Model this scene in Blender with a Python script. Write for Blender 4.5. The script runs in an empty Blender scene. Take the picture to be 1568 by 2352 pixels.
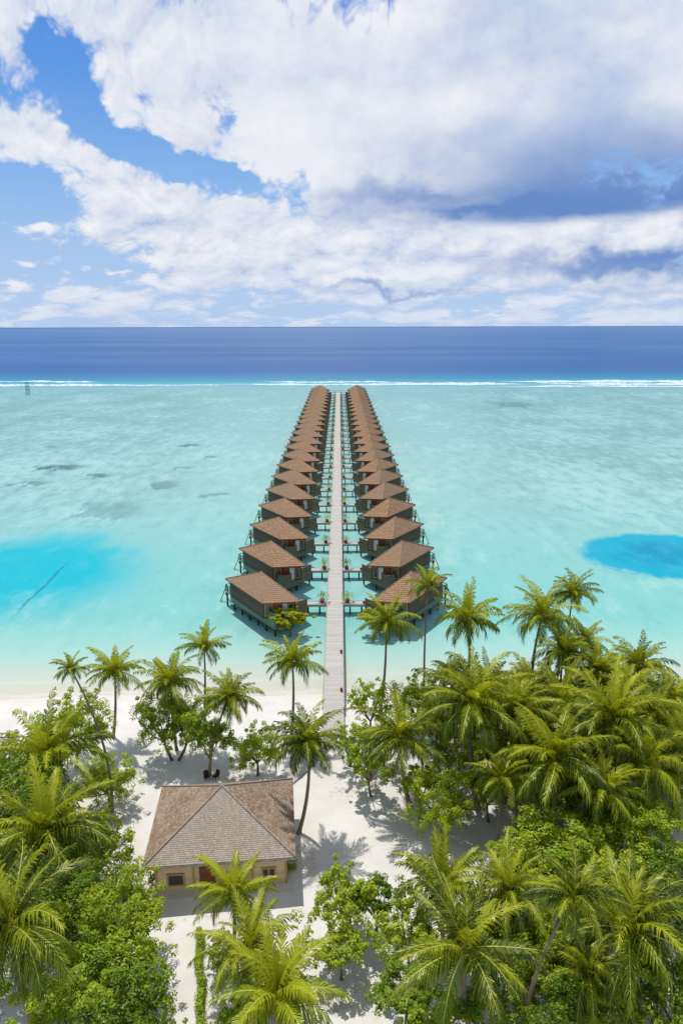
import bpy, math, random
from mathutils import Vector, Matrix
R = math.radians
random.seed(7)
S = bpy.context.scene
C = S.collection
FP = 1568.0; H = 38.5; PITCH = math.atan(428/1568); CP = math.cos(PITCH); SP = math.sin(PITCH)
LAND = 1.0
def at(u, v, z):
    a = PITCH + math.atan((v-1176)/FP); Y = (H-z)/math.tan(a); t = Y*CP+(H-z)*SP
    return (u-780)/FP*t, Y
def above(u, v, Y):
    a = PITCH + math.atan((v-1176)/FP); d = Y*math.tan(a); t = Y*CP+d*SP
    return (u-780)/FP*t, H-d, t
def azel(u, v):
    b = (1176-v)/FP; x = (u-780)/FP; y = CP+SP*b; z = -SP+CP*b
    return math.degrees(math.atan2(x, y)), math.degrees(math.atan2(z, math.hypot(x, y)))
def lin(c):
    c = c/255.0
    return c/12.92 if c <= .04045 else ((c+.055)/1.055)**2.4
def rgb(r, g, b, k=1.0): return (lin(r)*k, lin(g)*k, lin(b)*k, 1)

# ---------------------------------------------------------------- node expressions
class E:
    def __init__(s, nt, k): s.nt = nt; s.k = k
    def op(s, o, b=None, c=None):
        n = s.nt.nodes.new('ShaderNodeMath'); n.operation = o
        for i, v in enumerate((s, b, c)):
            if v is None: continue
            if isinstance(v, E): s.nt.links.new(v.k, n.inputs[i])
            else: n.inputs[i].default_value = v
        return E(s.nt, n.outputs[0])
    def __add__(s, b): return s.op('ADD', b)
    __radd__ = __add__
    def __sub__(s, b): return s.op('SUBTRACT', b)
    def __mul__(s, b): return s.op('MULTIPLY', b)
    __rmul__ = __mul__
    def __truediv__(s, b): return s.op('DIVIDE', b)
    def step(s, lo, hi, a=0.0, b=1.0):
        n = s.nt.nodes.new('ShaderNodeMapRange'); n.interpolation_type = 'SMOOTHSTEP'
        s.nt.links.new(s.k, n.inputs[0])
        for i, v in zip((1, 2, 3, 4), (lo, hi, a, b)): n.inputs[i].default_value = v
        return E(s.nt, n.outputs[0])
def vec(nt, x, y, z):
    n = nt.nodes.new('ShaderNodeCombineXYZ')
    for i, v in enumerate((x, y, z)):
        if isinstance(v, E): nt.links.new(v.k, n.inputs[i])
        else: n.inputs[i].default_value = v
    return n.outputs[0]
def fbm(nt, v, scale, detail=6, rough=.55, dist=0.0):
    n = nt.nodes.new('ShaderNodeTexNoise'); n.inputs['Scale'].default_value = scale
    n.inputs['Detail'].default_value = detail; n.inputs['Roughness'].default_value = rough; n.inputs['Distortion'].default_value = dist
    if v is not None: nt.links.new(v, n.inputs['Vector'])
    return E(nt, n.outputs['Fac'])
def voro(nt, v, scale, detail=2, rough=.5):
    n = nt.nodes.new('ShaderNodeTexVoronoi'); n.feature = 'F1'; n.inputs['Scale'].default_value = scale
    n.inputs['Detail'].default_value = detail; n.inputs['Roughness'].default_value = rough; n.inputs['Lacunarity'].default_value = 2.3
    nt.links.new(v, n.inputs['Vector']); return E(nt, n.outputs['Distance'])
def mixc(nt, f, a, b, mode='MIX'):
    n = nt.nodes.new('ShaderNodeMix'); n.data_type = 'RGBA'; n.blend_type = mode
    for s_, v in ((n.inputs[0], f), (n.inputs[6], a), (n.inputs[7], b)):
        if isinstance(v, E): nt.links.new(v.k, s_)
        elif isinstance(v, bpy.types.NodeSocket): nt.links.new(v, s_)
        else: s_.default_value = v
    return n.outputs[2]
def ramp(nt, f, stops):
    n = nt.nodes.new('ShaderNodeValToRGB'); nt.links.new(f.k, n.inputs[0])
    e = n.color_ramp.elements
    while len(e) > 1: e.remove(e[-1])
    e[0].position = stops[0][0]; e[0].color = stops[0][1]
    for p, c in stops[1:]:
        x = e.new(p); x.color = c
    return n.outputs[0]
def gauss(x, y, x0, y0, sx, sy, th=0.0):
    c, s_ = math.cos(th), math.sin(th)
    dx = x-x0; dy = y-y0
    p = (dx*c+dy*s_)*(1/sx); q = (dy*c-dx*s_)*(1/sy)
    r = p*p+q*q
    return (r*-1.0).op('EXPONENT')
def sep(nt, sock):
    n = nt.nodes.new('ShaderNodeSeparateXYZ'); nt.links.new(sock, n.inputs[0])
    return [E(nt, o) for o in n.outputs]

def newmat(name):
    m = bpy.data.materials.new(name); m.use_nodes = True
    nt = m.node_tree; b = nt.nodes['Principled BSDF']
    b.inputs['Specular IOR Level'].default_value = .2; b.inputs['Roughness'].default_value = .8
    tc = nt.nodes.new('ShaderNodeTexCoord')
    return m, nt, b, tc
def bump(nt, b, h, strength, dist=.05):
    n = nt.nodes.new('ShaderNodeBump'); n.inputs['Strength'].default_value = strength; n.inputs['Distance'].default_value = dist
    nt.links.new(h.k if isinstance(h, E) else h, n.inputs['Height']); nt.links.new(n.outputs[0], b.inputs['Normal'])
def simple(name, c1, c2, scale=3, rough=.8, spec=.2, bs=0, stretch=(1, 1, 1)):
    m, nt, b, tc = newmat(name)
    x, y, z = sep(nt, tc.outputs['Object'])
    f = fbm(nt, vec(nt, x*stretch[0], y*stretch[1], z*stretch[2]), scale, 3, .6)
    nt.links.new(mixc(nt, f.step(.3, .7), c1, c2), b.inputs['Base Color'])
    b.inputs['Roughness'].default_value = rough; b.inputs['Specular IOR Level'].default_value = spec
    if bs: bump(nt, b, f, bs)
    return m

def siding(name, c1, c2, pitch=.22, axis=2, gapk=.35):
    m, nt, b, tc = newmat(name)
    a = sep(nt, tc.outputs['Object'])
    fr = (a[axis]*(1/pitch)).op('FRACT')
    rowid = (a[axis]*(1/pitch)).op('FLOOR')
    w = nt.nodes.new('ShaderNodeTexWhiteNoise'); w.noise_dimensions = '1D'; nt.links.new(rowid.k, w.inputs['W'])
    gap = fr.step(0, .12)
    f = fbm(nt, vec(nt, a[0], a[1]*1.0, a[2]*6.0) if axis == 2 else vec(nt, a[0]*.6, a[1]*4.0, a[2]), 1.6, 3, .65)
    tone = E(nt, w.outputs['Value'])*.35+f*.65
    col = mixc(nt, tone.step(.2, .8), c1, c2)
    col = mixc(nt, gap, (c1[0]*gapk, c1[1]*gapk, c1[2]*gapk, 1), col)
    nt.links.new(col, b.inputs['Base Color'])
    bump(nt, b, gap, .3, .02)
    return m

def shingle(name, ca, cb, cc, cd, weathered=0.0, course=.19, wid=.17):
    m, nt, b, tc = newmat(name)
    u, v, _ = sep(nt, tc.outputs['UV'])
    row = (v*(1/course)).op('FLOOR')
    wn = nt.nodes.new('ShaderNodeTexWhiteNoise'); wn.noise_dimensions = '1D'; nt.links.new(row.k, wn.inputs['W'])
    us = u*(1/wid)+E(nt, wn.outputs['Value'])*7.3
    colid = us.op('FLOOR')
    w2 = nt.nodes.new('ShaderNodeTexWhiteNoise'); w2.noise_dimensions = '2D'
    nt.links.new(vec(nt, colid, row, 0), w2.inputs['Vector'])
    rnd = E(nt, w2.outputs['Value'])
    fv = (v*(1/course)).op('FRACT'); fu = us.op('FRACT')
    big = fbm(nt, tc.outputs['Object'], .8, 5, .7)
    base = mixc(nt, rnd.step(0, 1), ca, cb)
    base = mixc(nt, big.step(.4, .7)*.5, base, cc)
    base = mixc(nt, rnd.step(.82, .95)*.4, base, cd)
    g = nt.nodes.new('ShaderNodeNewGeometry')
    if weathered:
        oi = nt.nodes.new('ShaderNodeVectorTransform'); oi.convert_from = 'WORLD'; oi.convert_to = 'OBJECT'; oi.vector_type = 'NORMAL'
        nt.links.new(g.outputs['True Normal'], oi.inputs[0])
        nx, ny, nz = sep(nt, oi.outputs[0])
        base = mixc(nt, (ny*-1.0).step(.1, .4)*weathered*(big*.5+.6), base, mixc(nt, rnd, cc, cd))  # shingles on the front slope weathered to a paler grey
    else:
        oi = nt.nodes.new('ShaderNodeObjectInfo')
        base = mixc(nt, E(nt, oi.outputs['Random']).step(.1, 1)*.55, base, cc)
    dark = fv.step(.02, .2)*(fu.step(0, .12)*.4+.6)
    base = mixc(nt, dark.step(0, 1, .38, 0), base, (.045, .036, .028, 1))
    nt.links.new(base, b.inputs['Base Color'])
    bump(nt, b, (fv*-1.0+1.0)*.5+rnd*.4, .5, .04)
    return m

M = {}
M['roof'] = shingle('villa shingles', rgb(140, 108, 80), rgb(188, 146, 108), rgb(158, 132, 110), rgb(206, 174, 142), course=.15, wid=.13)
M['house_roof'] = shingle('beach house shingles', rgb(124, 102, 82), rgb(156, 132, 108), rgb(172, 156, 140), rgb(194, 180, 164), weathered=.95, course=.13, wid=.11)
M['cap'] = simple('ridge cap', rgb(136, 112, 90), rgb(164, 138, 112), 4)
M['house_cap'] = simple('house ridge cap', rgb(146, 130, 112), rgb(174, 158, 140), 4)
M['teal_wall'] = siding('green grey siding', rgb(88, 116, 100), rgb(112, 140, 122), .25)
M['brown_wall'] = siding('brown siding', rgb(100, 94, 76), rgb(130, 122, 98), .22)
M['tan_wall'] = siding('tan siding', rgb(214, 190, 150), rgb(234, 212, 174), .2, 2, .65)
M['room_wall'] = siding('dark timber', rgb(72, 62, 54), rgb(104, 90, 76), .2)
M['deck'] = siding('deck boards', rgb(150, 138, 124), rgb(188, 176, 162), .3, 1)
M['pier'] = siding('pier boards', rgb(176, 170, 162), rgb(198, 192, 184), .16, 1, .72)
M['edge'] = simple('edge beam', rgb(150, 142, 134), rgb(188, 182, 174), 3)
M['stilt'] = simple('stilt', rgb(38, 46, 42), rgb(62, 66, 58), 3)
M['rail'] = simple('railing', rgb(72, 74, 62), rgb(102, 100, 84), 3)
M['door'] = simple('door timber', rgb(110, 58, 30), rgb(150, 84, 48), 4, .5, .4)
M['frame'] = simple('window frame timber', rgb(176, 134, 88), rgb(204, 160, 112), 4, .5, .3)
M['curtain'] = simple('white curtain', rgb(205, 200, 192), rgb(225, 222, 216), 2, .6)
M['slab'] = simple('concrete', rgb(210, 204, 194), rgb(224, 218, 208), 2)
M['red'] = simple('red pot', rgb(140, 26, 22), rgb(175, 44, 36), 4, .45, .4)
M['metal'] = simple('dark metal', rgb(50, 62, 72), rgb(70, 84, 92), 2, .5)
M['blackwood'] = simple('dark wood', rgb(40, 34, 30), rgb(66, 54, 46), 5)
M['path'] = siding('path boards', rgb(176, 170, 162), rgb(200, 194, 186), .3, 1, .7)
m, nt, b, tc = newmat('dark glass'); b.inputs['Base Color'].default_value = (.05, .06, .06, 1); b.inputs['Roughness'].default_value = .12; b.inputs['Specular IOR Level'].default_value = .7; M['glass'] = m
M['trunk'] = simple('palm trunk', rgb(112, 98, 84), rgb(160, 146, 128), 5, .9, .1, .5, (1, 1, 5))
M['bark'] = simple('bark', rgb(84, 72, 60), rgb(130, 114, 98), 5, .9, .1, .5)
M['coconut'] = simple('coconut', rgb(120, 110, 30), rgb(170, 120, 40), 5, .5, .3)

def leafmat(name, young, old, tipc, dark, trans=.35, amt=.9):
    m = bpy.data.materials.new(name); m.use_nodes = True; nt = m.node_tree
    nt.nodes.clear(); out = nt.nodes.new('ShaderNodeOutputMaterial')
    at_ = nt.nodes.new('ShaderNodeAttribute'); at_.attribute_name = 'tone'
    r, g, bb = sep(nt, at_.outputs['Vector'])
    geo = nt.nodes.new('ShaderNodeNewGeometry'); rnd = E(nt, geo.outputs['Random Per Island'])
    oi = nt.nodes.new('ShaderNodeObjectInfo'); orn = E(nt, oi.outputs['Random'])
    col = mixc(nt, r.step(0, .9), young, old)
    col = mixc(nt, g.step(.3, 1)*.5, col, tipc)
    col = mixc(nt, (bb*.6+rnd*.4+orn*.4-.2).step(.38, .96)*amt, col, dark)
    d = nt.nodes.new('ShaderNodeBsdfDiffuse'); t = nt.nodes.new('ShaderNodeBsdfTranslucent'); gl = nt.nodes.new('ShaderNodeBsdfGlossy')
    gl.inputs['Roughness'].default_value = .4; gl.inputs['Color'].default_value = (.95, .95, .7, 1)
    nt.links.new(col, d.inputs[0])
    tcol = mixc(nt, .7, col, (1.0, .98, .25, 1), 'MULTIPLY'); nt.links.new(tcol, t.inputs[0])
    a = nt.nodes.new('ShaderNodeMixShader'); a.inputs[0].default_value = trans
    nt.links.new(d.outputs[0], a.inputs[1]); nt.links.new(t.outputs[0], a.inputs[2])
    c = nt.nodes.new('ShaderNodeMixShader'); c.inputs[0].default_value = .025
    nt.links.new(a.outputs[0], c.inputs[1]); nt.links.new(gl.outputs[0], c.inputs[2])
    nt.links.new(c.outputs[0], out.inputs[0])
    return m
M['palm'] = leafmat('palm frond', (.46, .50, .02, 1), (.14, .235, .016, 1), (.48, .45, .035, 1), (.03, .07, .012, 1), .36, .92)
M['rachis'] = simple('frond stem', (.42, .42, .06, 1), (.54, .50, .08, 1), 4, .5)
M['dead'] = leafmat('dead frond', (.36, .22, .08, 1), (.42, .26, .09, 1), (.48, .30, .12, 1), (.20, .12, .05, 1), .2)
M['leaf_a'] = leafmat('bright leaf', (.46, .55, .025, 1), (.28, .40, .018, 1), (.50, .56, .03, 1), (.07, .14, .01, 1), .38)
M['leaf_b'] = leafmat('deep leaf', (.29, .40, .022, 1), (.15, .26, .016, 1), (.32, .42, .026, 1), (.03, .08, .01, 1), .34)
M['leaf_y'] = leafmat('yellow leaf', (.58, .56, .015, 1), (.42, .46, .015, 1), (.64, .60, .02, 1), (.2, .27, .012, 1), .3)

# ---------------------------------------------------------------- mesh builder
class MB:
    def __init__(s): s.v = []; s.f = []; s.uv = []; s.mi = []; s.sm = []
    def face(s, pts, uv=None, mi=0, smooth=False):
        n = len(s.v); s.v += [tuple(p) for p in pts]; s.f.append(tuple(range(n, n+len(pts)))); s.uv.append(uv or [(0, 0)]*len(pts)); s.mi.append(mi); s.sm.append(smooth)
    def addf(s, idx, mi=0, smooth=False): s.f.append(tuple(idx)); s.uv.append([(0, 0)]*len(idx)); s.mi.append(mi); s.sm.append(smooth)
    def hexa(s, b, t, mi=0):
        n = len(b); o = len(s.v); s.v += [tuple(p) for p in b]+[tuple(p) for p in t]
        s.addf([o+i for i in reversed(range(n))], mi); s.addf([o+n+i for i in range(n)], mi)
        for i in range(n):
            j = (i+1) % n; s.addf([o+i, o+j, o+n+j, o+n+i], mi)
    def box(s, x0, x1, y0, y1, z0, z1, mi=0):
        p = [(x0, y0), (x1, y0), (x1, y1), (x0, y1)]
        s.hexa([(a, b_, z0) for a, b_ in p], [(a, b_, z1) for a, b_ in p], mi)
    def seg(s, p0, p1, th, z0, z1, off=0.0, a=0.0, b=None, mi=0):
        p0 = Vector(p0[:2]); p1 = Vector(p1[:2]); d = (p1-p0); L = d.length; d /= L; n = Vector((d.y, -d.x))
        b = L if b is None else b
        q = [p0+d*a+n*off, p0+d*b+n*off, p0+d*b+n*(off-th), p0+d*a+n*(off-th)]
        s.hexa([(k.x, k.y, z0) for k in q], [(k.x, k.y, z1) for k in q], mi)
    def tube(s, pts, rad, n=7, mi=0, smooth=True, cap=True):
        pts = [Vector(p) for p in pts]; o = len(s.v); m_ = len(pts)
        for i, p in enumerate(pts):
            t = (pts[min(i+1, m_-1)]-pts[max(i-1, 0)]).normalized()
            a = t.cross(Vector((0, 1, 0)) if abs(t.y) < .9 else Vector((1, 0, 0))).normalized(); b_ = t.cross(a)
            for k in range(n):
                w = 2*math.pi*k/n; s.v.append(tuple(p+(a*math.cos(w)+b_*math.sin(w))*rad[i]))
        for i in range(m_-1):
            for k in range(n):
                j = (k+1) % n; s.addf([o+i*n+k, o+(i+1)*n+k, o+(i+1)*n+j, o+i*n+j], mi, smooth)
        if cap: s.addf([o+(m_-1)*n+k for k in reversed(range(n))], mi)
    def mesh(s, name, mats):
        me = bpy.data.meshes.new(name); me.from_pydata(s.v, [], s.f)
        ul = me.uv_layers.new(name='UVMap'); flat = []
        for u in s.uv:
            for q in u: flat += [q[0], q[1]]
        ul.data.foreach_set('uv', flat)
        for m_ in mats: me.materials.append(m_)
        me.polygons.foreach_set('material_index', s.mi); me.polygons.foreach_set('use_smooth', s.sm)
        me.update(); return me
def link(name, me, parent=None, loc=(0, 0, 0)):
    o = bpy.data.objects.new(name, me); C.objects.link(o); o.location = loc
    if parent: o.parent = parent
    return o
def part(name, mb, mat, parent=None, loc=(0, 0, 0)):
    return link(name, mb.mesh(name, mat if isinstance(mat, list) else [mat]), parent, loc)
def tag(o, label, cat, group=None):
    o['label'] = label; o['category'] = cat
    if group: o['group'] = group
    return o
def empty(name, loc, label, cat, group=None, rz=0):
    o = bpy.data.objects.new(name, None); C.objects.link(o); o.location = loc; o.rotation_euler.z = rz; o.empty_display_size = .3
    return tag(o, label, cat, group)
def dup(root, loc, label):
    r = root.copy(); C.objects.link(r); r.location = loc; r['label'] = label
    for ch in root.children:
        c = ch.copy(); C.objects.link(c); c.parent = r
        for g in ch.children:
            d = g.copy(); C.objects.link(d); d.parent = c
    return r

# ---------------------------------------------------------------- setting: ground, water
def shore(x): return 65.6+.9*math.sin(x*.07+1)+.5*math.sin(x*.19)+.02*abs(x)
def gz(x, y):
    s_ = shore(x)
    if y < s_-12: z = LAND
    elif y < s_: z = LAND*(1-min(1, (y-(s_-12))/12)**1.5)
    elif y < s_+14: z = -1.2*((y-s_)/14)
    else: z = -1.2-min(3, (y-s_-14)*.01)
    if y < s_-6: z += .10*math.sin(x*.55+y*.3)*math.sin(y*.47-x*.21)*min(1, (s_-6-y)/6)
    return z
def sheet(name, xs, ys, zf, mat):
    vs = [(x, y, zf(x, y)) for y in ys for x in xs]; n = len(xs)
    fs = [(j*n+i, j*n+i+1, (j+1)*n+i+1, (j+1)*n+i) for j in range(len(ys)-1) for i in range(n-1)]
    me = bpy.data.meshes.new(name); me.from_pydata(vs, [], fs); me.polygons.foreach_set('use_smooth', [True]*len(fs)); me.materials.append(mat)
    o = link(name, me); o['kind'] = 'structure'; return o
m, nt, b, tc = newmat('sand'); x, y, z = sep(nt, tc.outputs['Object'])
n1 = fbm(nt, tc.outputs['Object'], .35, 4, .6); n2 = fbm(nt, tc.outputs['Object'], 3, 4, .7); n3 = fbm(nt, tc.outputs['Object'], .16, 4, .65)
col = mixc(nt, n1.step(.3, .7), (.67, .63, .57, 1), (.76, .725, .675, 1))
col = mixc(nt, n2.step(.54, .75)*.3, col, (.50, .45, .38, 1))
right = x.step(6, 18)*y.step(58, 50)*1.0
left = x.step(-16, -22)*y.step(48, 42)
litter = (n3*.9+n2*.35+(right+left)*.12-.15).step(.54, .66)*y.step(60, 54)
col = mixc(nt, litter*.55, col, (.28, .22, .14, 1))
wet = z.step(.38, .02)
col = mixc(nt, wet*.45, col, (.66, .60, .50, 1))
nt.links.new(col, b.inputs['Base Color']); b.inputs['Roughness'].default_value = .95; bump(nt, b, n2, .3, .1)
M['sand'] = m
fx = [-30000, -6000, -1200, -300, -140]+[-90+1.5*i for i in range(121)]+[140, 300, 1200, 6000, 30000]
sheet('ground', fx, [-30000, -3000, -300, -60, -10]+[5+1.5*i for i in range(56)]+[100, 150, 400, 1500, 8000, 40000], gz, M['sand'])

m, nt, b, tc = newmat('water'); x, y, z = sep(nt, tc.outputs['Object'])
K = 1/1.36
wob = fbm(nt, vec(nt, x*.02, y*.012, 0), 1.0, 3, .5)
ys_ = y*(wob*.10+.95)
ys_ = ys_+(y-ys_)*y.step(430, 470)
t = (ys_.op('MAXIMUM', 10.0)).op('POWER', -1.0)*60.0
def T(Y): return 60.0/Y
stops = [(0, rgb(70, 128, 186, K)), (T(4000), rgb(48, 108, 172, K)), (T(2000), rgb(30, 98, 164, K)), (T(1100), rgb(22, 92, 160, K)), (T(720), rgb(10, 92, 166, K)), (T(600), rgb(4, 104, 172, K)), (T(530), rgb(14, 142, 188, K)), (T(492), rgb(60, 174, 194, K)),
         (T(455), rgb(136, 194, 198, K)), (T(300), rgb(154, 205, 203, K)), (T(190), rgb(170, 218, 211, K)), (T(140), rgb(164, 220, 212, K)), (T(105), rgb(152, 220, 213, K)), (T(86), rgb(146, 220, 212, K)),
         (T(77), rgb(180, 229, 216, K)), (T(70.5), rgb(216, 229, 212, K)), (T(66.5), rgb(234, 226, 206, K))]
col = ramp(nt, t, stops)
lag = y.step(470, 400)
side = (x.op('ABSOLUTE')*1.0-(y*.13)).step(0, 40)
mott = fbm(nt, vec(nt, x*.04, y*.022, 0), 1.0, 7, .7); fine = fbm(nt, vec(nt, x*.34, y*.15, 0), 1.0, 4, .7)
mf = mott*.55+fine*.45
reef = mf.step(.45, .60)*(side*.85+.15)*y.step(95, 180)*lag
col = mixc(nt, reef*.55, col, rgb(120, 162, 154, K))
col = mixc(nt, mf.step(.5, .38)*lag*y.step(72, 90)*.5, col, rgb(198, 238, 228, K))
col = mixc(nt, (fine.step(.5, .7))*lag*y.step(72, 85)*.35, col, rgb(116, 196, 190, K))
def blob(u, v, rx, v0, v1, th=0):
    cx, cy = at(u, v, 0); e = rx*(cy/FP)*1.03; ya = at(u, v0, 0)[1]; yb = at(u, v1, 0)[1]
    return cx, cy, e, (ya-yb)/2
nx = x+(fine-.5)*14+(mott-.5)*20; ny = y+(mott-.5)*40+(fine-.5)*12
cx, cy, sx, sy = blob(60, 1310, 290, 1225, 1425)
p1 = gauss(nx, ny, cx, cy, sx, sy).step(.10, .8)
col = mixc(nt, p1*(fine*.7+.66), col, rgb(20, 202, 218, K))
cx, cy, sx, sy = blob(1535, 1277, 200, 1226, 1334)
p2 = gauss(nx*.3+x*.7, ny*.3+y*.7, cx, cy, sx, sy)
col = mixc(nt, p2.step(.3, .46)*(fine*.3+.84), col, rgb(0, 186, 214, K))
col = mixc(nt, (p2*(fine*1.4+.3)).step(.55, 1.1)*.55, col, rgb(0, 136, 184, K))
for (u, v, rx, v0, v1, k) in ((130, 1072, 75, 1064, 1080, .9), (230, 1090, 50, 1085, 1096, .8), (75, 1108, 45, 1100, 1118, .6), (435, 1022, 36, 1017, 1027, .8), (475, 1050, 26, 1045, 1055, .6), (395, 1110, 60, 1098, 1122, .5), (500, 1135, 40, 1130, 1142, .5), (120, 1024, 30, 1020, 1028, .5),
                            (260, 1170, 120, 1140, 1200, .35), (425, 1073, 30, 1070, 1077, .6), (1180, 930, 60, 922, 940, .5)):
    cx, cy, sx, sy = blob(u, v, rx, v0, v1)
    g = gauss(nx, y+(mott-.5)*16+(fine-.5)*12, cx, cy, sx, sy)*(fine*1.6)
    col = mixc(nt, g.step(.3, .7)*k, col, rgb(76, 126, 124, K))
ax, ay = at(30, 1415, 0); bx_, by_ = at(165, 1280, 0)
th = math.atan2(by_-ay, bx_-ax)
g = gauss(x+(fine-.5)*2.0, y, (ax+bx_)/2, (ay+by_)/2, math.hypot(bx_-ax, by_-ay)*.5, .3, th)
col = mixc(nt, g.step(.2, .7)*.55, col, rgb(20, 128, 160, K))
st = fbm(nt, vec(nt, x*.0010, y*.0045, 0), 1.0, 7, .7)
col = mixc(nt, st.step(.40, .62)*y.step(600, 900)*.6, col, rgb(70, 132, 190, K))  # deep sea streaks; their contrast also paints cloud shadow patches into the colour
sh = y-(x*.07+1).op('SINE')*.9-(x*.19).op('SINE')*.5-x.op('ABSOLUTE')*.02-65.6+(fine-.5)*1.6
foam = gauss(sh, sh, .7, .7, .5, .5)
foam2 = gauss(sh, sh, 3.6, 3.6, .5, .5)*.5
col = mixc(nt, (foam+foam2)*(fine*1.1), col, rgb(244, 246, 240, K))
nt.links.new(col, b.inputs['Base Color']); b.inputs['Roughness'].default_value = .35; b.inputs['Specular IOR Level'].default_value = .06
rip = fbm(nt, vec(nt, x*1.0, y*1.6, 0), 1.1, 3, .65); bump(nt, b, rip, .5, .25)
M['water'] = m
sheet('water', [-30000, -8000, -2000, -500, -200, -80, 0, 80, 200, 500, 2000, 8000, 30000], [50, 70, 100, 160, 300, 500, 900, 2000, 6000, 15000, 40000], lambda x, y: 0.0, M['water'])

m, nt, b, tc = newmat('surf foam'); f = fbm(nt, tc.outputs['Object'], .35, 4, .7)
nt.links.new(mixc(nt, f.step(.35, .65), rgb(170, 210, 220, .85), (.82, .84, .84, 1)), b.inputs['Base Color']); b.inputs['Roughness'].default_value = .9; bump(nt, b, f, .6, .6)
M['surf'] = m
def surf(u0, v0, u1, v1, depth, hgt, seed):
    rr = random.Random(seed); x0, y0 = at(u0, v0, 0); x1, y1 = at(u1, v1, 0); n = max(20, int(abs(x1-x0)/1.6)); vs = []; fs = []
    ph = [rr.random()*6 for _ in range(4)]
    for i in range(n+1):
        k = i/n; X = x0+(x1-x0)*k; Y = y0+(y1-y0)*k+1.6*math.sin(k*9+ph[0])+.8*math.sin(k*41+ph[1])
        e = min(1, k*5, (1-k)*5); a = max(.08, e*(.62+.18*math.sin(k*23+ph[2])+.14*math.sin(k*67+ph[3])+.24*rr.random()))
        d = depth*a; h = hgt*a
        for q, hz in ((-1, -.05), (-.55, .35), (-.1, 1), (.35, .55), (1, -.05)):
            vs.append((X, Y+q*d*.5+rr.uniform(-.5, .5)*d*.16, hz*h))
        if i:
            o = (i-1)*5
            for j in range(4): fs.append((o+j, o+5+j, o+6+j, o+1+j))
    me = bpy.data.meshes.new('surf'); me.from_pydata(vs, [], fs); me.polygons.foreach_set('use_smooth', [True]*len(fs)); me.materials.append(M['surf'])
    o = link('surf', me); o['kind'] = 'structure'
surf(-260, 881, 380, 884, 18, .9, 1); surf(40, 874, 225, 876, 14, .8, 2); surf(-300, 873, 60, 875, 12, .7, 21)
surf(485, 882, 1210, 884, 13, .7, 3); surf(600, 877, 930, 878, 10, .7, 4); surf(1150, 877, 1800, 879, 26, 1.0, 5); surf(1240, 883, 1800, 885, 18, .8, 51); surf(1120, 888, 1800, 890, 10, .5, 6); surf(880, 880, 1200, 882, 14, .7, 7); surf(330, 883, 520, 884, 6, .4, 8)

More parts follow.
